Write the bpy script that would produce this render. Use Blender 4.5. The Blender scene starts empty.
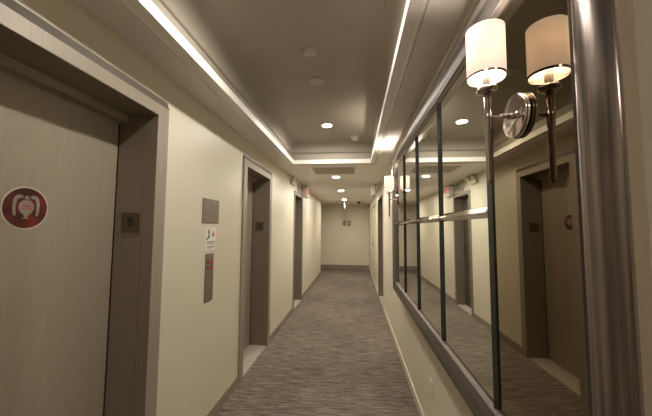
import bpy, bmesh, math, random
from mathutils import Matrix, Vector
random.seed(7)
S = bpy.context.scene
COL = S.collection

# ------------------------------------------------------------ camera
cam = bpy.data.cameras.new('camera'); camo = bpy.data.objects.new('camera', cam); COL.objects.link(camo)
F = 295.0
vy = Vector((355-326, 228.5-208, F)).normalized()            # corridor direction seen by the camera
vz = Vector((351.7-326, -4255.0, F)); vz = (vz - vz.dot(vy)*vy).normalized()
vx = vy.cross(vz)
Rm = Matrix((vx, vy, vz))                                    # camera (right, down, forward) to world
right = Rm @ Vector((1,0,0)); up = Rm @ Vector((0,-1,0)); back = Rm @ Vector((0,0,-1))
M4 = Matrix((right, up, back)).transposed().to_4x4(); M4.translation = Vector((0,0,1.492))
camo.matrix_world = M4
cam.sensor_width = 36; cam.lens = F/652*36; cam.clip_start = 0.02
S.camera = camo

# ------------------------------------------------------------ world and exposure
w = bpy.data.worlds.new('world'); S.world = w; w.use_nodes = True
w.node_tree.nodes['Background'].inputs[0].default_value = (1, .9, .75, 1)
w.node_tree.nodes['Background'].inputs[1].default_value = 0.02
S.view_settings.view_transform = 'Standard'; S.view_settings.look = 'None'
S.view_settings.exposure = 0.0; S.view_settings.gamma = 1
LAMP = 735.0         # ceiling downlights
SHADE = 3.2         # glowing lamp shades
BULB = 1900.0
COVE = 1.1
WARM = (1, .88, .74)

# ------------------------------------------------------------ materials
def new_mat(name):
    m = bpy.data.materials.new(name); m.use_nodes = True
    nt = m.node_tree; return m, nt, nt.nodes['Principled BSDF']
def mat(name, col, rough=.5, metal=0, scale=None, vary=.06, stretch=(1,1,1), bump=0, bscale=200, spec=None):
    m, nt, b = new_mat(name); N = nt.nodes; L = nt.links
    b.inputs['Base Color'].default_value = (*col, 1); b.inputs['Roughness'].default_value = rough
    b.inputs['Metallic'].default_value = metal
    if spec is not None: b.inputs['Specular IOR Level'].default_value = spec
    tc = N.new('ShaderNodeTexCoord'); mp = N.new('ShaderNodeMapping'); mp.inputs['Scale'].default_value = stretch
    L.new(tc.outputs['Object'], mp.inputs[0])
    if scale:
        n = N.new('ShaderNodeTexNoise'); n.inputs['Scale'].default_value = scale; n.inputs['Detail'].default_value = 4
        L.new(mp.outputs[0], n.inputs['Vector'])
        r = N.new('ShaderNodeValToRGB')
        r.color_ramp.elements[0].position = .3; r.color_ramp.elements[1].position = .7
        r.color_ramp.elements[0].color = (*[c*(1-vary) for c in col], 1)
        r.color_ramp.elements[1].color = (*[min(1, c*(1+vary)) for c in col], 1)
        L.new(n.outputs['Fac'], r.inputs[0]); L.new(r.outputs[0], b.inputs['Base Color'])
    if bump:
        n2 = N.new('ShaderNodeTexNoise'); n2.inputs['Scale'].default_value = bscale
        L.new(mp.outputs[0], n2.inputs['Vector'])
        bp = N.new('ShaderNodeBump'); bp.inputs['Strength'].default_value = bump; bp.inputs['Distance'].default_value = .002
        L.new(n2.outputs['Fac'], bp.inputs['Height']); L.new(bp.outputs[0], b.inputs['Normal'])
    return m
def emis(name, col, s, base=(.9,.9,.88)):
    m, nt, b = new_mat(name); b.inputs['Base Color'].default_value = (*base, 1)
    b.inputs['Emission Color'].default_value = (*col, 1); b.inputs['Emission Strength'].default_value = s
    return m
WALL = mat('wall_paint', (.62,.57,.455), .42, scale=1.2, vary=.03, bump=.12, bscale=160)
ENDW = mat('end_wall_paint', (.70,.63,.49), .5, scale=1.2, vary=.03, bump=.1, bscale=160)
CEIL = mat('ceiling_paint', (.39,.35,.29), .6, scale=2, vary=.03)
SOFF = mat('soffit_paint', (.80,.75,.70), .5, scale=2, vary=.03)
TRIMW = mat('white_lip_paint', (.9,.88,.83), .45, scale=3, vary=.02)
BASE = mat('baseboard_brown', (.25,.21,.16), .45, scale=3, vary=.06)
BASEC = mat('baseboard_cream', (.62,.56,.44), .35, scale=3, vary=.03)
CASE = mat('casing_metal', (.285,.245,.195), .5, .12, scale=6, vary=.07, stretch=(20,20,.6), spec=.5)
CAP_SHADE = mat('casing_cap_shade', (.09,.075,.06), .6, scale=6, vary=.05)  # dark band over the casing head: shade put into the colour
JAMB = mat('jamb_metal', (.215,.175,.135), .45, .2, scale=6, vary=.07, stretch=(20,20,.6))
DOORM = mat('door_linen_metal', (.335,.285,.22), .45, .2, scale=7, vary=.06, stretch=(1,18,1), bump=.15, bscale=90)
DARKD = mat('dark_door_paint', (.10,.08,.06), .5, scale=6, vary=.1, stretch=(10,10,1))
CREAMD = mat('cream_door_paint', (.55,.50,.38), .45, scale=3, vary=.04)
GAP = mat('dark_gap', (.012,.010,.008), .7, scale=5, vary=.2)
SILL = mat('pale_stone_sill', (.42,.38,.315), .4, scale=40, vary=.12)
CHROME = mat('polished_nickel', (.62,.55,.53), .12, 1, scale=8, vary=.04)
CHROMED = mat('dark_nickel', (.48,.42,.41), .14, 1, scale=8, vary=.05)
PLATE = mat('brushed_plate', (.22,.18,.14), .38, .6, scale=8, vary=.1, stretch=(1,1,20))
BRONZE = mat('bronze_plate', (.12,.088,.055), .4, .5, scale=8, vary=.1)
INK = mat('black_ink', (.015,.013,.012), .5, scale=20, vary=.1)
GREYINK = mat('pale_grey_print', (.30,.265,.225), .5, scale=20, vary=.1)
WHITE = mat('white_plastic', (.86,.83,.77), .4, scale=10, vary=.03)
PLAST = mat('cover_plastic', (.50,.46,.40), .5, scale=10, vary=.03)
PAPER = mat('paper_white', (.74,.71,.65), .6, scale=10, vary=.03)
GREEN = mat('print_green', (.03,.10,.06), .5, scale=20, vary=.1)
REDP = mat('print_red', (.45,.08,.05), .5, scale=20, vary=.1)
BRASSD = mat('dark_bronze_handle', (.05,.04,.03), .35, .7, scale=20, vary=.1)
EXITRED = emis('exit_red', (1,.12,.08), .6, (.6,.05,.04))
LEDRED = emis('button_red', (1,.05,.03), .5, (.4,.02,.02))
LAMPM = emis('downlight_lens', (1,.92,.80), LAMP)
LAMPL = emis('downlight_lens_strong', (1,.92,.80), LAMP*1.45)
BULBM = emis('bulb_glass', WARM, BULB)
EMB = mat('emblem_grey', (.25,.215,.175), .5, scale=20, vary=.1)
GRILLE = mat('grille_metal', (.50,.45,.39), .5, scale=10, vary=.03)
GRILLED = mat('grille_slot', (.36,.32,.27), .7, scale=10, vary=.03)

def shade_material():
    m, nt, b = new_mat('lamp_shade_fabric'); N = nt.nodes; L = nt.links
    b.inputs['Base Color'].default_value = (.86,.80,.72,1); b.inputs['Roughness'].default_value = .8
    tc = N.new('ShaderNodeTexCoord'); mp = N.new('ShaderNodeMapping'); mp.inputs['Scale'].default_value = (90,90,3)
    n = N.new('ShaderNodeTexNoise'); n.inputs['Scale'].default_value = 2
    L.new(tc.outputs['Object'], mp.inputs[0]); L.new(mp.outputs[0], n.inputs['Vector'])
    r = N.new('ShaderNodeValToRGB'); r.color_ramp.elements[0].color = (.80,.66,.57,1); r.color_ramp.elements[1].color = (1,.88,.79,1)
    L.new(n.outputs['Fac'], r.inputs[0]); L.new(r.outputs[0], b.inputs['Emission Color'])
    b.inputs['Emission Strength'].default_value = .55
    tl = N.new('ShaderNodeBsdfTranslucent'); tl.inputs[0].default_value = (.10,.084,.072,1)
    ad = N.new('ShaderNodeAddShader'); L.new(b.outputs[0], ad.inputs[0]); L.new(tl.outputs[0], ad.inputs[1])
    L.new(ad.outputs[0], N['Material Output'].inputs[0])
    return m
SHADEM = shade_material()

def carpet():
    m, nt, b = new_mat('striated_carpet'); N = nt.nodes; L = nt.links
    b.inputs['Roughness'].default_value = .95; b.inputs['Specular IOR Level'].default_value = .1
    tc = N.new('ShaderNodeTexCoord')
    def noise(sc, stx, det=3):
        mp = N.new('ShaderNodeMapping'); mp.inputs['Scale'].default_value = stx; L.new(tc.outputs['Object'], mp.inputs[0])
        n = N.new('ShaderNodeTexNoise'); n.inputs['Scale'].default_value = sc; n.inputs['Detail'].default_value = det
        L.new(mp.outputs[0], n.inputs['Vector']); return n.outputs['Fac']
    a = noise(1, (6, 150, 1), 4); c = noise(1, (22, 320, 1), 3); d = noise(1, (.9, .7, 1), 2); q = noise(1, (3, 50, 1), 3)
    def math_(op, x, y):
        k = N.new('ShaderNodeMath'); k.operation = op
        for i, v in enumerate((x, y)):
            if isinstance(v, (int, float)): k.inputs[i].default_value = v
            else: L.new(v, k.inputs[i])
        return k.outputs[0]
    s = math_('ADD', math_('MULTIPLY', a, .45), math_('MULTIPLY', c, .25))
    s = math_('ADD', s, math_('MULTIPLY', q, .18)); s = math_('ADD', s, math_('MULTIPLY', d, .12))
    r = N.new('ShaderNodeValToRGB'); e = r.color_ramp.elements
    e[0].position = .39; e[0].color = (.040,.031,.025,1); e[1].position = .62; e[1].color = (.35,.30,.245,1)
    k = r.color_ramp.elements.new(.5); k.color = (.155,.127,.10,1)
    L.new(s, r.inputs[0]); L.new(r.outputs[0], b.inputs['Base Color'])
    bp = N.new('ShaderNodeBump'); bp.inputs['Strength'].default_value = .5; bp.inputs['Distance'].default_value = .004
    L.new(s, bp.inputs['Height']); L.new(bp.outputs[0], b.inputs['Normal'])
    return m
CARPET = carpet()

def mirror_mat(name, col, rough=.012):
    m, nt, b = new_mat(name); N = nt.nodes; L = nt.links
    b.inputs['Metallic'].default_value = 1; b.inputs['Roughness'].default_value = rough
    tc = N.new('ShaderNodeTexCoord'); n = N.new('ShaderNodeTexNoise'); n.inputs['Scale'].default_value = 3
    L.new(tc.outputs['Object'], n.inputs['Vector'])
    r = N.new('ShaderNodeValToRGB'); r.color_ramp.elements[0].color = (*[c*.97 for c in col],1); r.color_ramp.elements[1].color = (*col,1)
    L.new(n.outputs['Fac'], r.inputs[0]); L.new(r.outputs[0], b.inputs['Base Color'])
    return m
MIRR = mirror_mat('silvered_mirror', (.80,.82,.76))
MIRT = mirror_mat('bronze_tinted_mirror', (.30,.255,.175))
MBAR = mirror_mat('bevel_mirror', (.85,.86,.82), .04)
MSEAM = mat('dark_seam_glass', (.03,.032,.028), .12, scale=10, vary=.1)

def streak(name, st, side=False):
    m, nt, b = new_mat(name); N = nt.nodes; L = nt.links
    b.inputs['Metallic'].default_value = .85 if st[1] > 5 else .6; b.inputs['Roughness'].default_value = .24 if st[1] > 5 else .42
    tc = N.new('ShaderNodeTexCoord'); mp = N.new('ShaderNodeMapping'); mp.inputs['Scale'].default_value = st
    n = N.new('ShaderNodeTexNoise'); n.inputs['Scale'].default_value = 1; n.inputs['Detail'].default_value = 5
    L.new(tc.outputs['Object'], mp.inputs[0]); L.new(mp.outputs[0], n.inputs['Vector'])
    r = N.new('ShaderNodeValToRGB'); e = r.color_ramp.elements
    q = 1 if st[1] > 5 else .55
    e[0].position = .3; e[0].color = (.075*q,.058*q,.05*q,1); e[1].position = .72; e[1].color = (.36*q,.305*q,.28*q,1)
    L.new(n.outputs['Fac'], r.inputs[0]); L.new(r.outputs[0], b.inputs['Base Color'])
    bp = N.new('ShaderNodeBump'); bp.inputs['Strength'].default_value = .25; bp.inputs['Distance'].default_value = .002
    L.new(n.outputs['Fac'], bp.inputs['Height']); L.new(bp.outputs[0], b.inputs['Normal'])
    return m
FRV = streak('silver_leaf_upright', (60,60,.8)); FRH = streak('silver_leaf_rail', (60,.8,60))
FRINNER = mat('inner_bead_metal', (.25,.21,.19), .3, .8, scale=8, vary=.1)
FRSIDE = mat('frame_side_wood', (.40,.32,.23), .5, scale=2, vary=.12, stretch=(12,12,.6))

# ------------------------------------------------------------ mesh helpers
def box(bm, x0, x1, y0, y1, z0, z1, mi=0):
    v = [bm.verts.new(p) for p in ((x0,y0,z0),(x1,y0,z0),(x1,y1,z0),(x0,y1,z0),(x0,y0,z1),(x1,y0,z1),(x1,y1,z1),(x0,y1,z1))]
    for f in ((3,2,1,0),(4,5,6,7),(0,1,5,4),(1,2,6,5),(2,3,7,6),(3,0,4,7)):
        bm.faces.new([v[i] for i in f]).material_index = mi
def boxes(*bs):
    bm = bmesh.new()
    for b in bs: box(bm, *b)
    return bm
def lathe(bm, prof, c=(0,0,0), axis='Z', n=40, mi=0, smooth=True):
    """prof: list of (radius, height) turned round an axis through c"""
    rings = []
    for r, h in prof:
        ring = []
        for i in range(n):
            a = 2*math.pi*i/n; p = (r*math.cos(a), r*math.sin(a), h)
            if axis == 'X': p = (h, r*math.cos(a), r*math.sin(a))
            if axis == 'Y': p = (r*math.cos(a), h, r*math.sin(a))
            ring.append(bm.verts.new((p[0]+c[0], p[1]+c[1], p[2]+c[2])))
        rings.append(ring)
    for k in range(len(rings)-1):
        for i in range(n):
            f = bm.faces.new((rings[k][i], rings[k][(i+1)%n], rings[k+1][(i+1)%n], rings[k+1][i])); f.smooth = smooth; f.material_index = mi
    for ring, (r, h) in ((rings[0], prof[0]), (rings[-1], prof[-1])):
        if r > 1e-4: bm.faces.new(ring).material_index = mi
    return bm
def prism(bm, poly, x0, x1, axis='X', mi=0):
    """extrude a polygon: axis X: poly of (y,z); axis Y: poly of (x,z)"""
    def P(u, v, t): return (t,u,v) if axis == 'X' else (u,t,v) if axis == 'Y' else (u,v,t)
    a = [bm.verts.new(P(u,v,x0)) for u,v in poly]; b = [bm.verts.new(P(u,v,x1)) for u,v in poly]
    n = len(poly)
    bm.faces.new(a).material_index = mi; bm.faces.new(b[::-1]).material_index = mi
    for i in range(n): bm.faces.new((a[i], b[i], b[(i+1)%n], a[(i+1)%n])).material_index = mi
    return bm
def obj(name, bm, mats, parent=None, origin=None, bevel=0, loc=None):
    if not isinstance(mats, (list, tuple)): mats = [mats]
    bmesh.ops.recalc_face_normals(bm, faces=bm.faces)
    if origin is not None: bmesh.ops.translate(bm, verts=bm.verts, vec=[-c for c in origin])
    me = bpy.data.meshes.new(name); bm.to_mesh(me); bm.free()
    for m in mats: me.materials.append(m)
    o = bpy.data.objects.new(name, me); COL.objects.link(o)
    if parent is not None: o.parent = parent
    if origin is not None and parent is None: o.location = origin
    if origin is not None and parent is not None: o.location = Vector(origin)-parent.location
    if loc is not None: o.location = loc
    if bevel:
        b = o.modifiers.new('bevel', 'BEVEL'); b.width = bevel; b.segments = 2; b.limit_method = 'ANGLE'
    return o
def tag(o, label, cat=None, group=None, kind=None):
    o['label'] = label
    if cat: o['category'] = cat
    if group: o['group'] = group
    if kind: o['kind'] = kind
    return o
def thing(name, label, cat, loc, group=None, kind=None):
    o = bpy.data.objects.new(name, None); COL.objects.link(o); o.location = loc; o.empty_display_size = .1
    return tag(o, label, cat, group, kind)
def struct(name, bm, m, label=None, origin=None):
    o = obj(name, bm, m, origin=origin); o['kind'] = 'structure'
    if label: o['label'] = label
    return o
def child(name, bm, mats, parent, bevel=0, label=None):
    """bm in world coordinates, parented to a thing whose rotation is zero"""
    o = obj(name, bm, mats, parent, origin=tuple(parent_world(parent)), bevel=bevel)
    o.location = (0,0,0)
    if label: o['label'] = label
    return o
def parent_world(p):
    v = Vector(p.location); q = p.parent
    while q: v += Vector(q.location); q = q.parent
    return v
def text_bm(s, size, c, face, mi=0, depth=.0012):
    """lettering as mesh, centred at c, facing +x, -x or -y"""
    cu = bpy.data.curves.new('t', 'FONT'); cu.body = s; cu.size = size; cu.extrude = depth; cu.align_x = 'CENTER'; cu.align_y = 'CENTER'
    to = bpy.data.objects.new('t', cu); COL.objects.link(to)
    dg = bpy.context.evaluated_depsgraph_get(); me = bpy.data.meshes.new_from_object(to.evaluated_get(dg))
    bpy.data.objects.remove(to); bpy.data.curves.remove(cu)
    bm = bmesh.new(); bm.from_mesh(me); bpy.data.meshes.remove(me)
    rx = Matrix.Rotation(math.pi/2, 4, 'X')
    rz = {'+x': math.pi/2, '-x': -math.pi/2, '-y': 0}[face]
    bm.transform(Matrix.Translation(c) @ Matrix.Rotation(rz, 4, 'Z') @ rx)
    for f in bm.faces: f.material_index = mi
    return bm

# ------------------------------------------------------------ dimensions (metres, camera above x=0,y=0)
XL, XR = -1.118, .524
Y0, Y1 = -3.2, 11.1
YC, XA = 9.70, -2.7             # the left wall ends at YC; the corridor turns left to XA
ZS, ZT = 2.40, 2.72            # lower ceiling, tray ceiling
TX0, TX1, TY0, TY1 = -.860, .217, -2.2, 4.05
T = .30                        # wall thickness
E1 = (.70, 1.527); E2 = (2.918, 3.746); D3 = (5.38, 6.16); D4 = (5.55, 6.72); D5 = (7.62, 9.15)
ZD = 2.13

# ------------------------------------------------------------ structure
struct('floor', boxes((XL-T, XR+T, Y0, Y1+.2, -.1, 0), (XA-.2, XL-T, YC-T, Y1+.2, -.1, 0)), CARPET, 'grey brown striated carpet running down the corridor')
def wall_x(xa, xb, ops, ye=Y1):
    bm = bmesh.new(); y = Y0
    for a, b, z in ops:
        box(bm, xa, xb, y, a, 0, ZT+.15); box(bm, xa, xb, a, b, z, ZT+.15); y = b
    box(bm, xa, xb, y, ye, 0, ZT+.15)
    return bm
wl = wall_x(XL-T, XL, [(*E1,ZD),(*E2,ZD),(*D3,ZD)], YC)
box(wl, XA-.2, XL-T, YC-T, YC, 0, ZT+.15); box(wl, XA-.2, XA, YC, Y1, 0, ZT+.15)
struct('wall_left', wl, WALL, 'cream painted wall with the lift doors')
struct('wall_right', wall_x(XR, XR+T, [(*D4,ZD),(*D5,ZD)]), WALL, 'cream painted wall carrying the long mirror')
struct('wall_back', boxes((XA-.2, XR+T, Y1, Y1+.2, 0, ZT+.15)), ENDW, 'cream wall closing the far end of the corridor')
struct('wall_front', boxes((XL-T, XR+T, Y0-.2, Y0, 0, ZT+.15)), WALL, 'cream wall behind the viewer')
# ceiling: tray top plus lower ceiling around it, one shell
bm = bmesh.new()
RX = .05                       # the tray widens behind its lip
box(bm, TX0-RX, TX1+RX, TY0-RX, TY1+RX, ZT, ZT+.15, 0)
box(bm, XL, TX0-RX, Y0, Y1, ZS, ZT+.15, 1)
box(bm, XA, XL, YC, Y1, ZS, ZT+.15, 1)
box(bm, TX1+RX, XR, Y0, Y1, ZS, ZT+.15, 1)
box(bm, TX0-RX, TX1+RX, TY1+RX, Y1, ZS, ZT+.15, 1)
box(bm, TX0-RX, TX1+RX, Y0, TY0-RX, ZS, ZT+.15, 1)
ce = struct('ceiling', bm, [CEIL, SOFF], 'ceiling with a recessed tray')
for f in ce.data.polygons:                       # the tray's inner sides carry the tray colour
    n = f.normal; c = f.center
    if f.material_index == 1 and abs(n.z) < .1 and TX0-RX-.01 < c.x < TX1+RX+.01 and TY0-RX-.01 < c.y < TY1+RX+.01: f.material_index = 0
# lip of the tray: white upright fascia with a flat band and bead outside it (mitred ring)
def ring(prof, mats_i):
    """prof: (outward offset, z); ring round the tray opening"""
    bm = bmesh.new(); loops = []
    for o_, z in prof:
        loops.append([bm.verts.new(p) for p in ((TX0-o_,TY0-o_,z),(TX1+o_,TY0-o_,z),(TX1+o_,TY1+o_,z),(TX0-o_,TY1+o_,z))])
    n = len(loops)
    for k in range(n):
        a, b = loops[k], loops[(k+1)%n]
        for i in range(4):
            f = bm.faces.new((a[i], a[(i+1)%4], b[(i+1)%4], b[i])); f.material_index = mats_i[k]
    return bm
struct('trim_1', ring([(0,ZS-.005),(0,ZS+.052),(RX,ZS+.052),(RX,ZS+.002),(.09,ZS+.002),(.088,ZS-.016),(.074,ZS-.016),(.072,ZS-.003),(.066,ZS-.003),(.064,ZS-.012),(.05,ZS-.005)], [0,0]+[1]*9), [TRIMW, SOFF],
       'bright white lip round the ceiling tray')
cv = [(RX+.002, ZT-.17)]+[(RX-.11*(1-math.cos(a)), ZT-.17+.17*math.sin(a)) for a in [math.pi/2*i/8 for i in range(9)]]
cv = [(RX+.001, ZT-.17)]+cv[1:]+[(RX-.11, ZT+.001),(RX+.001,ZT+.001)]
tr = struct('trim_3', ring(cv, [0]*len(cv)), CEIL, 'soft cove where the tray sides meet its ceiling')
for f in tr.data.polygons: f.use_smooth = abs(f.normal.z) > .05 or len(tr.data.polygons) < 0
bm = bmesh.new()                                  # small crown beads where the lower ceiling meets the walls
prism(bm, [(XR,ZS),(XR-.05,ZS),(XR-.045,ZS-.008),(XR-.03,ZS-.012),(XR-.018,ZS-.018),(XR-.012,ZS-.028),(XR,ZS-.034)], Y0, Y1, 'Y')
struct('trim_2', bm, SOFF, 'narrow crown moulding above the mirror wall')
def base(name, x0, x1, segs, m, label, h=.088):
    bm = bmesh.new()
    for a, b in segs: box(bm, x0, x1, a, b, 0, h)
    return struct(name, bm, m, label)
CW = .09
base('baseboard_left', XL, XL+.014, [(Y0,E1[0]-CW),(E1[1]+CW,E2[0]-CW),(E2[1]+CW,D3[0]-.06),(D3[1]+.06,YC)], BASE, 'brown baseboard below the left wall')
base('baseboard_right', XR-.010, XR, [(Y0,D4[0]-.06),(D4[1]+.06,D5[0]-.06),(D5[1]+.06,Y1)], BASEC, 'thin pale baseboard below the mirror wall', .075)
base_b = bmesh.new(); box(base_b, XA, XR-.01, Y1-.014, Y1, 0, .14)
struct('baseboard_back', base_b, BASE, 'brown baseboard below the end wall')

# ------------------------------------------------------------ lift doors
def lift_door(n, ys, label):
    a, b = ys; o = thing('door_%d' % n, label, None, (XL, (a+b)/2, 0), kind='structure')
    fx = XL+.016
    bm = bmesh.new()
    box(bm, XL, fx, a-CW, a, 0, ZD+.06); box(bm, XL, fx, b, b+CW, 0, ZD+.06); box(bm, XL, fx, a, b, ZD, ZD+.06)
    prism(bm, [(XL,ZD+.06),(fx,ZD+.06),(XL+.001,ZD+.105)], a-CW, b+CW, 'Y', 1)  # sloped strip above the head that carries the painted shade
    child('casing', bm, [CASE, CAP_SHADE], o)
    bm = bmesh.new()                               # the lining: near band, shadow groove, deep band
    for s, y in ((1,a),(-1,b)):
        box(bm, XL-.05, fx, min(y,y+s*.004), max(y,y+s*.004), 0, ZD)
        box(bm, XL-.052, XL-.05, min(y,y+s*.002), max(y,y+s*.002), 0, ZD, 1)
        box(bm, XL-.212, XL-.052, min(y,y+s*.005), max(y,y+s*.005), 0, ZD)
        box(bm, XL-.25, XL-.212, min(y,y+s*.001), max(y,y+s*.001), 0, ZD, 1)
    box(bm, XL-.25, fx, a+.005, b-.005, ZD-.005, ZD)
    child('jamb', bm, [JAMB, GAP], o)
    bm = boxes((XL-.25, XL-.217, a+.010, b-.010, .012, ZD-.03))
    child('door_panel', bm, DOORM, o)
    bm = boxes((XL-.19, XL-.165, a+.006, b-.006, ZD-.045, ZD-.006), (XL-.215, XL-.205, a+.006, b-.006, ZD-.05, ZD-.006))
    child('header_track', bm, DOORM, o)
    bm = boxes((XL-.25, XL+.0, a+.001, b-.001, 0, .012), (XL-.215,XL-.205,a+.001,b-.001,.012,.0125), (XL-.19,XL-.18,a+.001,b-.001,.012,.0125))
    child('sill', bm, SILL, o, label='pale stone sill')
    bk = boxes((XL-.30, XL-.26, a-.02, b+.02, 0, ZD+.02)); child('shaft_backing', bk, GAP, o)
    return o
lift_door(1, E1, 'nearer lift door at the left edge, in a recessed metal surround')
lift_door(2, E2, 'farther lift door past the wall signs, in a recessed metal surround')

def emblem(y, label):
    """round red sticker with an urn between two wreath arcs"""
    x = XL-.217; c = (x, y, 1.567); r = .088
    o = thing('door_sticker', label, 'sticker', c, 'round red stickers on the lift doors')
    bm = bmesh.new(); lathe(bm, [(r,0),(r,.0015)], c, 'X', 48); child('rim', bm, PLAST, o, label='pale rim')
    m, nt, b = new_mat('sticker_red'); N = nt.nodes; L = nt.links
    t = N.new('ShaderNodeTexCoord'); nz = N.new('ShaderNodeTexNoise'); nz.inputs['Scale'].default_value = 22; L.new(t.outputs['Object'], nz.inputs['Vector'])
    rr = N.new('ShaderNodeValToRGB'); rr.color_ramp.elements[0].position = .38; rr.color_ramp.elements[0].color = (.045,.008,.006,1)
    rr.color_ramp.elements[1].position = .68; rr.color_ramp.elements[1].color = (.15,.014,.009,1)
    L.new(nz.outputs['Fac'], rr.inputs[0]); L.new(rr.outputs[0], b.inputs['Base Color']); b.inputs['Roughness'].default_value = .3
    bm = bmesh.new(); lathe(bm, [(r*.93,.0015),(r*.93,.0025)], c, 'X', 48); child('red_field', bm, m, o)
    bm = bmesh.new(); X0, X1 = x+.0025, x+.0035
    def pl(pts): prism(bm, [(y+p*r, 1.567+q*r) for p, q in pts], X0, X1)
    pl([(-.06,.44),(.06,.44),(.10,.52),(.0,.58),(-.10,.52)])                          # finial
    pl([(-.13,.40),(.13,.40),(.13,.44),(-.13,.44)])                                   # lid
    urn = [(-.16,.36),(-.30,.20),(-.33,.0),(-.24,-.20),(-.08,-.34),(-.05,-.42),(-.16,-.50),(.16,-.50),(.05,-.42),(.08,-.34),(.24,-.20),(.33,.0),(.30,.20),(.16,.36)]
    pl(urn)
    for s in (-1, 1):                                                                 # wreath arcs
        pts = [(s*p, q) for p, q in ((.13,.50),(.22,.60),(.36,.60),(.48,.52),(.55,.38),(.57,.15),(.56,-.10),(.52,-.34),(.42,-.36),(.43,-.10),(.43,.12),(.41,.30),(.34,.42),(.24,.44))]
        pl(pts)
    child('urn_emblem', bm, EMB, o, label='pale urn between two wreath arcs')
    bm = bmesh.new(); X0, X1 = x+.0035, x+.0042
    pl([(-.2,.12),(.2,.12),(.2,.06),(-.2,.06)]); pl([(-.22,.0),(.22,.0),(.22,-.05),(-.22,-.05)])
    child('lettering', bm, REDP, o)
emblem((E1[0]+E1[1])/2-.04, 'round dark red sticker with an urn, on the nearer lift door')
emblem((E2[0]+E2[1])/2-.04, 'round dark red sticker on the farther lift door, seen in the mirror')

def number_plate(yj, label):
    c = (-1.236, yj-.005, 1.516)
    o = thing('floor_number_plate', label, 'sign', c, 'floor number plates on the lift jambs')
    child('plate', boxes((-1.29,-1.182, yj-.009, yj-.005, 1.46, 1.572)), BRONZE, o)
    child('numeral', text_bm('8', .072, (-1.236, yj-.010, 1.518), '-y'), INK, o, label='black 8')
number_plate(E1[1], 'small bronze plate with an 8 on the nearer lift jamb')
number_plate(E2[1], 'small bronze plate with an 8 on the farther lift jamb')

# ------------------------------------------------------------ ordinary doors
def side_door(n, ys, wallx, s, label, panel_m, case_m, depth, handle_y, cw=.055):
    """s = +1: wall on the right (recess towards +x), -1: wall on the left"""
    a, b = ys; o = thing('door_%d' % n, label, None, (wallx, (a+b)/2, 0), kind='structure')
    def bx(bm, u0, u1, *r):                         # u measured into the wall
        x0, x1 = sorted((wallx+s*u0, wallx+s*u1)); box(bm, x0, x1, *r)
    bm = bmesh.new()
    bx(bm,-.012,0,a-cw,a,0,ZD+cw); bx(bm,-.012,0,b,b+cw,0,ZD+cw); bx(bm,-.012,0,a,b,ZD,ZD+cw)
    child('casing', bm, case_m, o)
    bm = bmesh.new()
    bx(bm,-.012,depth+.04,a,a+.012,0,ZD); bx(bm,-.012,depth+.04,b-.012,b,0,ZD); bx(bm,-.012,depth+.04,a+.012,b-.012,ZD-.012,ZD)
    child('jamb', bm, JAMB if depth > .05 else case_m, o)
    bm = bmesh.new(); bx(bm,depth,depth+.04,a+.014,b-.014,.014,ZD-.014)
    d = child('door_panel', bm, panel_m, o)
    bm = bmesh.new(); bx(bm,0,depth+.04,a+.012,b-.012,0,.012); child('sill', bm, SILL, o, label='pale stone sill')
    bm = bmesh.new(); hx = wallx+s*depth
    lathe(bm, [(.026,0),(.026,.008)], (hx if s<0 else hx-.008, handle_y, 1.06), 'X', 20)
    x0, x1 = sorted((hx, hx-s*.05)); box(bm, x0, x1, handle_y-.008, handle_y+.008, 1.052, 1.068)
    x0, x1 = sorted((hx-s*.036, hx-s*.05)); box(bm, x0, x1, handle_y-.11, handle_y+.008, 1.050, 1.070)
    lathe(bm, [(.02,0),(.02,.012)], (hx if s<0 else hx-.012, handle_y, 1.17), 'X', 20)
    obj('handle', bm, BRASSD, d, origin=tuple(parent_world(o))).location = (0,0,0)
    return o
side_door(3, D3, XL, -1, 'dark brown door in the left wall below the exit sign', DARKD, JAMB, .16, D3[1]-.08)
side_door(4, D4, XR, 1, 'dark recessed doorway in the right wall beyond the mirror', DARKD, BASEC, .22, D4[1]-.1)
side_door(5, D5, XR, 1, 'cream door near the far end of the right wall', CREAMD, BASEC, .02, D5[1]-.3)

# ------------------------------------------------------------ mirror
MX = .441; MY0, MY1, MZ0, MZ1 = .618, 3.222, .937, 2.152
SE = [1.004, 1.564, 2.126, 2.673]                 # seams between the five columns
ZB = 1.548; BW = .018
mo = thing('wall_mirror', 'long mirror of several panes in a wide silver frame on the right wall', 'mirror', (XR, (MY0+MY1)/2, MZ0))
child('backing', boxes((MX+.006, MX+.012, MY0, MY1, MZ0, MZ1)), GAP, mo)
def pane(y0, y1, z0, z1, m):
    bm = bmesh.new(); g = .002; bv = .005
    o_ = [(MX+.005,y0+g,z0+g),(MX+.005,y1-g,z0+g),(MX+.005,y1-g,z1-g),(MX+.005,y0+g,z1-g)]
    k_ = [(MX+.003,)+p[1:] for p in o_]
    i_ = [(MX,y0+g+bv,z0+g+bv),(MX,y1-g-bv,z0+g+bv),(MX,y1-g-bv,z1-g-bv),(MX,y0+g+bv,z1-g-bv)]
    A, K, I = ([bm.verts.new(p) for p in q] for q in (o_, k_, i_))
    bm.faces.new(A); bm.faces.new(I)
    for i in range(4):
        j = (i+1)%4; bm.faces.new((A[i],A[j],K[j],K[i])); bm.faces.new((K[i],K[j],I[j],I[i]))
    return child('mirror_pane', bm, m, mo)
cols = [MY0]+SE+[MY1]
pane(cols[0], cols[1], MZ0, MZ1, MIRT)['label'] = 'bronze tinted full height pane nearest the viewer'
for i in range(1,5):
    pane(cols[i], cols[i+1], MZ0, ZB, MIRR); pane(cols[i], cols[i+1], ZB, MZ1, MIRR)
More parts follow.
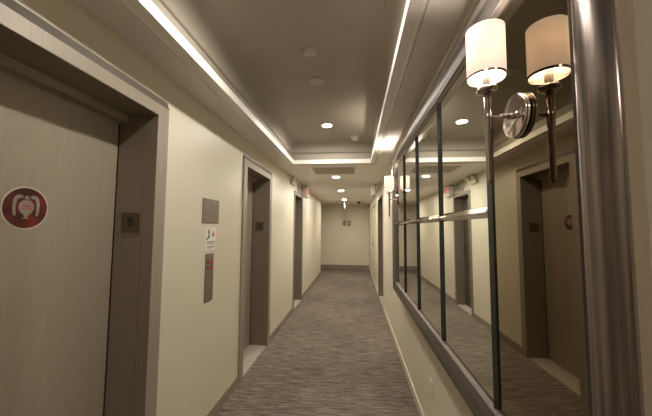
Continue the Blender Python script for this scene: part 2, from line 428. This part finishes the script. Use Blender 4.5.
for y in SE:                                       # ridged upright bars over the seams
    BW = .009 if y < 1.2 else .004
    bm = bmesh.new(); prism(bm, [(MX+.004,y-BW),(MX-.001,y-BW),(MX-.012,y),(MX-.001,y+BW),(MX+.004,y+BW)], MZ0, MZ1, 'Z')
    child('upright_bar', bm, MSEAM, mo)
for i in range(1,5):                               # ridged cross bars with pointed ends
    a, b = cols[i]+ (0 if i == 1 else .0), cols[i+1]
    bm = bmesh.new(); x0 = MX-.0015; x1 = MX-.016; h = .019
    L0 = [bm.verts.new(p) for p in ((x0,a+.012,ZB-h),(x0,a+.012,ZB+h))]; L1 = [bm.verts.new(p) for p in ((x0,b-.012,ZB-h),(x0,b-.012,ZB+h))]
    ta, tb = bm.verts.new((x0,a-.006,ZB)), bm.verts.new((x0,b+.006,ZB)); ra, rb = bm.verts.new((x1,a+.012,ZB)), bm.verts.new((x1,b-.012,ZB))
    bm.faces.new((L0[0],L1[0],rb,ra)); bm.faces.new((ra,rb,L1[1],L0[1]))
    bm.faces.new((ta,L0[0],ra)); bm.faces.new((ta,ra,L0[1])); bm.faces.new((tb,L1[0],rb)); bm.faces.new((tb,rb,L1[1]))
    bm.faces.new((ta,L0[0],L1[0],tb,L1[1],L0[1]))
    child('cross_bar', bm, MBAR, mo)
# frame: mitred moulding
prof = [(0,.0),(0,.036),(.010,.046),(.013,.052),(.016,.046),(.024,.047),(.036,.060),(.052,.069),(.070,.073),(.090,.073),(.106,.069),(.120,.063),(.130,.056),(.136,.050),(.136,.044),(.124,.0)]
bm = bmesh.new(); loops = []
prof = [(wd*.82, .0524+.9*d) for wd, d in prof[1:-1]]
prof = [(0,.07)]+prof+[(.037,.088),(.034,0),(0,0)]     # moulding standing on a set-back box
for wd, d in prof:
    x = XR-d
    loops.append([bm.verts.new(p) for p in ((x,MY0-wd,MZ0-wd),(x,MY1+wd,MZ0-wd),(x,MY1+wd,MZ1+wd),(x,MY0-wd,MZ1+wd))])
for k in range(len(loops)):
    a, b = loops[k], loops[(k+1)%len(loops)]
    for i in range(4):
        f = bm.faces.new((a[i],a[(i+1)%4],b[(i+1)%4],b[i]))
        f.material_index = (2 if k >= len(loops)-4 else 3 if k < 2 else (1 if i in (0,2) else 0))
        f.smooth = 4 < k < 13
child('frame', bm, [FRV, FRH, FRSIDE, FRINNER], mo)

# ------------------------------------------------------------ sconces
def sconce(y, label):
    MX = .49; z = 1.832; sx = .40; zs0, zs1, R = 1.952, 2.105, .054
    o = thing('wall_sconce', label, 'wall lamp', (MX-.002, y, z), 'sconces mounted on the mirror')
    bm = bmesh.new(); lathe(bm, [(.058,0),(.066,-.001),(.066,-.004),(.063,-.005),(.063,-.007),(.066,-.008),(.066,-.013),(.063,-.0145),(.0,-.015)], (MX-.002,y,z), 'X', 48)
    bp = child('backplate', bm, CHROME, o)
    for dy in (-.025, .025):
        bm = bmesh.new(); lathe(bm, [(.0,-.021),(.004,-.020),(.005,-.0145),(.0,-.0145)], (MX-.002,y+dy,z), 'X', 16)
        obj('screw_cap', bm, CHROME, bp, origin=tuple(parent_world(o))).location = (0,0,0)
    bm = bmesh.new(); lathe(bm, [(.0045,sx),(.0045,MX-.055),(.008,MX-.053),(.009,MX-.046),(.006,MX-.038),(.008,MX-.030),(.010,MX-.017)], (0,y,z), 'X', 20)
    child('arm', bm, CHROME, o)
    bm = bmesh.new(); lathe(bm, [(0,z-.205),(.004,z-.203),(.0062,z-.197),(.0085,z-.19),(.0085,z-.04),(.0105,z-.035),(.0105,z-.012),(.0115,z-.010),(.0115,z+.010),(.0105,z+.012),(.0115,z+.066),(.008,z+.07),(0,z+.07)], (sx,y,0), 'Z', 24)
    child('stem', bm, CHROMED, o)
    bm = bmesh.new(); lathe(bm, [(.0,z+.070),(.010,z+.070),(.024,z+.076),(.030,z+.080),(.030,z+.088),(.012,z+.088),(.012,z+.092),(0,z+.092)], (sx,y,0), 'Z', 32)
    child('drip_cup', bm, CHROMED, o)
    bm = bmesh.new(); lathe(bm, [(0,z+.092),(.012,z+.092),(.012,z+.150),(.004,z+.152),(0,z+.152)], (sx,y,0), 'Z', 24)
    child('candle_sleeve', bm, WHITE, o)
    bm = bmesh.new(); lathe(bm, [(0,z+.152),(.010,z+.155),(.016,z+.175),(.017,z+.19),(.012,z+.215),(0,z+.235)], (sx,y,0), 'Z', 20)
    child('bulb', bm, BULBM, o)
    bm = bmesh.new(); n = 56; t = .0012; rings = []
    for r, zz in ((R,zs0),(R,zs1),(R-t,zs1),(R-t,zs0)):
        rings.append([bm.verts.new((sx+r*math.cos(2*math.pi*i/n), y+r*math.sin(2*math.pi*i/n), zz)) for i in range(n)])
    for k in range(4):
        for i in range(n):
            f = bm.faces.new((rings[k][i],rings[k][(i+1)%n],rings[(k+1)%4][(i+1)%n],rings[(k+1)%4][i])); f.smooth = k in (0,2)
    sh = child('lamp_shade', bm, SHADEM, o)
    bm = bmesh.new(); rings = []
    for r, zz in ((R+.0012,zs0-.001),(R+.0012,zs0+.006),(R-t-.0008,zs0+.006),(R-t-.0008,zs0-.001)):
        rings.append([bm.verts.new((sx+r*math.cos(2*math.pi*i/n), y+r*math.sin(2*math.pi*i/n), zz)) for i in range(n)])
    for k in range(4):
        for i in range(n): bm.faces.new((rings[k][i],rings[k][(i+1)%n],rings[(k+1)%4][(i+1)%n],rings[(k+1)%4][i]))
    obj('shade_trim', bm, CHROMED, sh, origin=tuple(parent_world(o))).location = (0,0,0)
    bm = bmesh.new()                                # spider holding the shade
    for k in range(3):
        a = 2*math.pi*k/3+.4; c_, s_ = math.cos(a), math.sin(a)
        v = [bm.verts.new((sx+q*c_-e*s_, y+q*s_+e*c_, z+.150+dz)) for q in (.008, R-.001) for e in (-.0012,.0012) for dz in (-.001,.001)]
        for f in ((0,1,3,2),(4,6,7,5),(0,4,5,1),(2,3,7,6),(0,2,6,4),(1,5,7,3)): bm.faces.new([v[i] for i in f])
    obj('spider', bm, CHROME, sh, origin=tuple(parent_world(o))).location = (0,0,0)
    o.location = (.4395, y*.9, 1.798); o.scale = (.9,.9,.9)
    return o
sconce(.917, 'large near chrome sconce with a glowing white drum shade, arm reaching from the mirror')
sconce(3.50, 'small far chrome sconce with a glowing white shade at the far end of the mirror')

# ------------------------------------------------------------ ceiling fixtures
dl = [(1.36,ZT,'ceiling downlight in the tray, just above the top edge of the picture'),
      (3.43,ZT,'bright round downlight at the far end of the ceiling tray'),
      (-.65,ZT,'downlight in the tray behind the viewer'), 
      (5.17,ZS,'first round downlight beyond the tray, past the air grille'),
      (7.04,ZS,'middle one of the three downlights beyond the tray'),
      (9.24,ZS,'farthest round downlight, just before the end wall')]
first = None
for y, z, lab in dl:
    if first is None:
        o = thing('downlight', lab, 'ceiling light', (-.333,y,z), 'downlights along the corridor')
        bm = bmesh.new(); lathe(bm, [(.052,-.0005),(.066,-.0005),(.068,-.004),(.064,-.008),(.052,-.006),(.052,-.0005)], (0,0,0), 'Z', 40)
        bmesh.ops.remove_doubles(bm, verts=bm.verts, dist=1e-5)
        r_ = obj('trim_ring', bm, WHITE, o)
        bm = bmesh.new(); lathe(bm, [(.052,-.001),(.052,-.004),(0,-.0045)], (0,0,0), 'Z', 40)
        l_ = obj('lens', bm, LAMPM, o); first = (o, r_, l_)
        low_lens = l_.data.copy(); low_lens.materials[0] = LAMPL
    else:
        o = first[0].copy(); COL.objects.link(o); o.location = (-.333,y,z); o['label'] = lab
        for c_ in first[1:]:
            k = c_.copy(); COL.objects.link(k); k.parent = o
            if z == ZS and c_ is first[2]: k.data = low_lens
def disc(name, label, cat, x, y, z, prof, m):
    bm = bmesh.new(); lathe(bm, prof, (0,0,0), 'Z', 36); return tag(obj(name, bm, m, loc=(x,y,z)), label, cat)
disc('cover_plate', 'smaller round blank cover plate on the tray ceiling, nearer the viewer', 'cover plate', -.312, 1.96, ZT, [(.050,-.0005),(.052,-.003),(.046,-.007),(0,-.008)], PLAST)
disc('cover_plate', 'larger round cover plate on the tray ceiling, nearer the downlight', 'cover plate', -.316, 2.365, ZT, [(.068,-.0005),(.070,-.004),(.062,-.009),(0,-.010)], PLAST)
o = thing('smoke_detector', 'small white smoke detector at the far right corner of the ceiling tray', 'smoke detector', (0,3.90,ZT))
bm = bmesh.new(); lathe(bm, [(.060,ZT-.0005),(.060,ZT-.012),(.052,ZT-.016),(0,ZT-.016)], (0,3.90,0), 'Z', 32); child('base', bm, WHITE, o)
bm = bmesh.new(); lathe(bm, [(.040,ZT-.0165),(.044,ZT-.024),(.044,ZT-.035),(.030,ZT-.045),(0,ZT-.047)], (0,3.90,0), 'Z', 32); child('sensor_head', bm, WHITE, o)
o = thing('air_grille', 'wide linear air grille in the lower ceiling just beyond the tray', 'vent', (-.33,4.6,ZS))
bm = boxes((-.65,.0,4.36,4.39,ZS-.008,ZS),(-.65,.0,4.82,4.85,ZS-.008,ZS),(-.65,-.62,4.39,4.82,ZS-.008,ZS),(-.03,.0,4.39,4.82,ZS-.008,ZS)); child('grille_frame', bm, GRILLE, o)
child('grille_backing', boxes((-.62,-.03,4.39,4.82,ZS-.002,ZS)), GRILLED, o)
for k in range(9):
    y = 4.41+k*.0455; child('slat', boxes((-.62,-.03,y,y+.022,ZS-.007,ZS-.002)), GRILLE, o)
o = thing('dome_camera', 'small black dome camera on the ceiling by the end wall', 'camera', (.137,10.0,ZS))
bm = bmesh.new(); lathe(bm, [(.055,ZS-.0005),(.055,ZS-.02),(.045,ZS-.022),(0,ZS-.022)], (.137,10.0,0), 'Z', 28); child('mount', bm, BRASSD, o)
bm = bmesh.new(); lathe(bm, [(.044,ZS-.022),(.042,ZS-.045),(.03,ZS-.062),(0,ZS-.07)], (.137,10.0,0), 'Z', 28); child('dome', bm, INK, o)

# ------------------------------------------------------------ exit signs and emergency light
def exit_sign(x0, x1, y0, y1, z0, label, face):
    o = thing('exit_sign', label, 'exit sign', ((x0+x1)/2,(y0+y1)/2,ZS), 'exit signs along the corridor')
    child('housing', boxes((x0,x1,y0,y1,z0,ZS-.02)), WHITE, o, bevel=.004)
    child('mount', boxes(((x0+x1)/2-.02,(x0+x1)/2+.02,(y0+y1)/2-.05,(y0+y1)/2+.05,ZS-.02,ZS)), WHITE, o)
    zc = (z0+ZS-.02)/2
    if face:
        x = x1 if face == '+x' else x0
        s_ = 1 if face == '+x' else -1
        child('lettering', text_bm('EXIT', .15, (x+s_*.002,(y0+y1)/2,zc), face), EXITRED, o, label='lit red EXIT')
    return o
exit_sign(XL+.006, XL+.09, 6.20, 6.54, 2.17, 'white exit sign with red letters hanging by the left wall beyond the dark door', '+x')
exit_sign(.335, .40, 5.95, 6.27, 2.17, 'white exit sign seen edge on near the right wall, above the dark doorway', None)
exit_sign(-.365, -.325, 9.75, 10.05, 2.17, 'thin white exit sign hanging edge on from the ceiling in front of the end wall', None)
o = thing('emergency_light', 'pale twin-head emergency light high on the left wall before the exit sign', 'emergency light', (XL,5.08,2.30))
child('battery_box', boxes((XL,XL+.045,4.98,5.20,2.25,2.33)), CREAMD, o, bevel=.004)
for y in (4.99, 5.19):
    bm = bmesh.new(); lathe(bm, [(.010,XL+.03),(.016,XL+.05),(.036,XL+.07),(.038,XL+.10),(0,XL+.103)], (0,y,2.345), 'X', 22)
    child('lamp_head', bm, CREAMD, o)
o = thing('wall_panel', 'grey grille panel between the dark left door and the ceiling', 'vent', (XL,5.84,2.2))
child('panel_frame', boxes((XL,XL+.02,5.62,6.10,2.20,2.22),(XL,XL+.02,5.62,6.10,2.36,2.38),(XL,XL+.02,5.62,5.64,2.22,2.36),(XL,XL+.02,6.08,6.10,2.22,2.36)), GRILLE, o)
child('panel_face', boxes((XL,XL+.01,5.64,6.08,2.22,2.36)), GRILLED, o)

# ------------------------------------------------------------ signs on the left wall
o = thing('notice_plate', 'grey metal notice plate with small print, topmost of three on the left wall', 'sign', (XL,2.195,1.62))
child('plate', boxes((XL,XL+.005,2.065,2.325,1.526,1.712)), PLATE, o, bevel=.001)
bm = bmesh.new()
for k, (a, b) in enumerate([(.03,.20),(.03,.22),(.02,.08),(.02,.10),(.10,.23),(.02,.09),(.12,.22),(.02,.10),(.05,.19),(.04,.21)]):
    z = 1.694-k*.0165; box(bm, XL+.005, XL+.006, 2.065+a, 2.065+b, z-.004, z)
child('print', bm, GREYINK, o, label='pale lines of print')
o = thing('fire_notice', 'small white paper notice with a green running figure and red flames below the grey plate', 'sign', (XL,2.2,1.41))
child('sheet', boxes((XL,XL+.002,2.12,2.285,1.318,1.492)), PAPER, o)
bm = bmesh.new(); xa, xb = XL+.002, XL+.003
def P2(pts, oy, oz, s): prism(bm, [(oy+p*s, oz+q*s) for p, q in pts], xa, xb)
P2([(math.cos(t*math.pi/5),math.sin(t*math.pi/5)) for t in range(10)], 2.178, 1.474, .0085)
P2([(-.4,1),(.4,1),(.5,0),(-.1,-.1)], 2.172, 1.440, .028)
P2([(.1,.2),(.45,.1),(.2,-.7),(-.9,-1.2),(-1,-.9),(-.2,-.5)], 2.170, 1.435, .034)
P2([(.2,.1),(.5,0),(1.0,-.5),(.7,-1.0),(.5,-.9),(.7,-.5)], 2.166, 1.438, .026)
child('running_figure', bm, GREEN, o, label='dark green running figure')
bm = bmesh.new()
P2([(0,1.5),(.3,.6),(.7,.2),(.7,-.5),(.2,-1),(-.3,-.95),(-.7,-.4),(-.6,.2),(-.3,.5)], 2.243, 1.440, .022)
child('flames', bm, REDP, o, label='red flames')
bm = boxes((xa,xb,2.14,2.265,1.380,1.386),(xa,xb,2.15,2.255,1.368,1.373),(xa,xb,2.145,2.26,1.345,1.350),(xa,xb,2.16,2.24,1.334,1.338))
child('print', bm, PLATE, o, label='grey lines of print')
o = thing('call_panel', 'tall narrow metal lift call panel with small red lit buttons on the left wall', 'lift call panel', (XL,2.195,1.11))
child('plate', boxes((XL,XL+.006,2.133,2.258,.933,1.292)), PLATE, o, bevel=.001)
for y in (2.172, 2.222):
    for z in (1.232, 1.190):
        bm = bmesh.new(); lathe(bm, [(.014,XL+.006),(.014,XL+.010),(.010,XL+.011),(0,XL+.011)], (0,y,z), 'X', 18); b_ = child('button', bm, INK, o)
        bm = bmesh.new(); lathe(bm, [(.008,XL+.011),(.007,XL+.0125),(0,XL+.0125)], (0,y,z), 'X', 14)
        obj('button_light', bm, LEDRED, b_, origin=tuple(parent_world(o))).location = (0,0,0)
bm = bmesh.new(); lathe(bm, [(.010,XL+.006),(.010,XL+.009),(0,XL+.009)], (0,2.195,1.02), 'X', 16); child('key_switch', bm, CHROME, o)

# ------------------------------------------------------------ end wall plaques, outlet
for x0, x1, z0, z1, lab in ((-.46,-.35,1.60,1.76,'smaller left one of the two grey room plaques on the end wall'),(-.285,-.15,1.58,1.79,'larger right one of the two grey room plaques on the end wall')):
    o = thing('room_plaque', lab, 'sign', ((x0+x1)/2,Y1,z0), 'plaques on the end wall')
    child('plate', boxes((x0,x1,Y1-.008,Y1,z0,z1)), PLATE, o, bevel=.001)
    child('insert', boxes((x0+.02,x1-.02,Y1-.010,Y1-.008,(z0+z1)/2-.02,(z0+z1)/2+.02)), GREYINK, o)
o = thing('wall_outlet', 'cream electrical outlet low on the right wall under the mirror', 'outlet', (XR,2.16,.40))
child('cover_plate', boxes((XR-.006,XR,2.125,2.195,.345,.46)), BASEC, o, bevel=.0015)
for z in (.375, .428): child('socket', boxes((XR-.008,XR-.006,2.143,2.177,z-.014,z+.014)), BASEC, o, bevel=.0008)
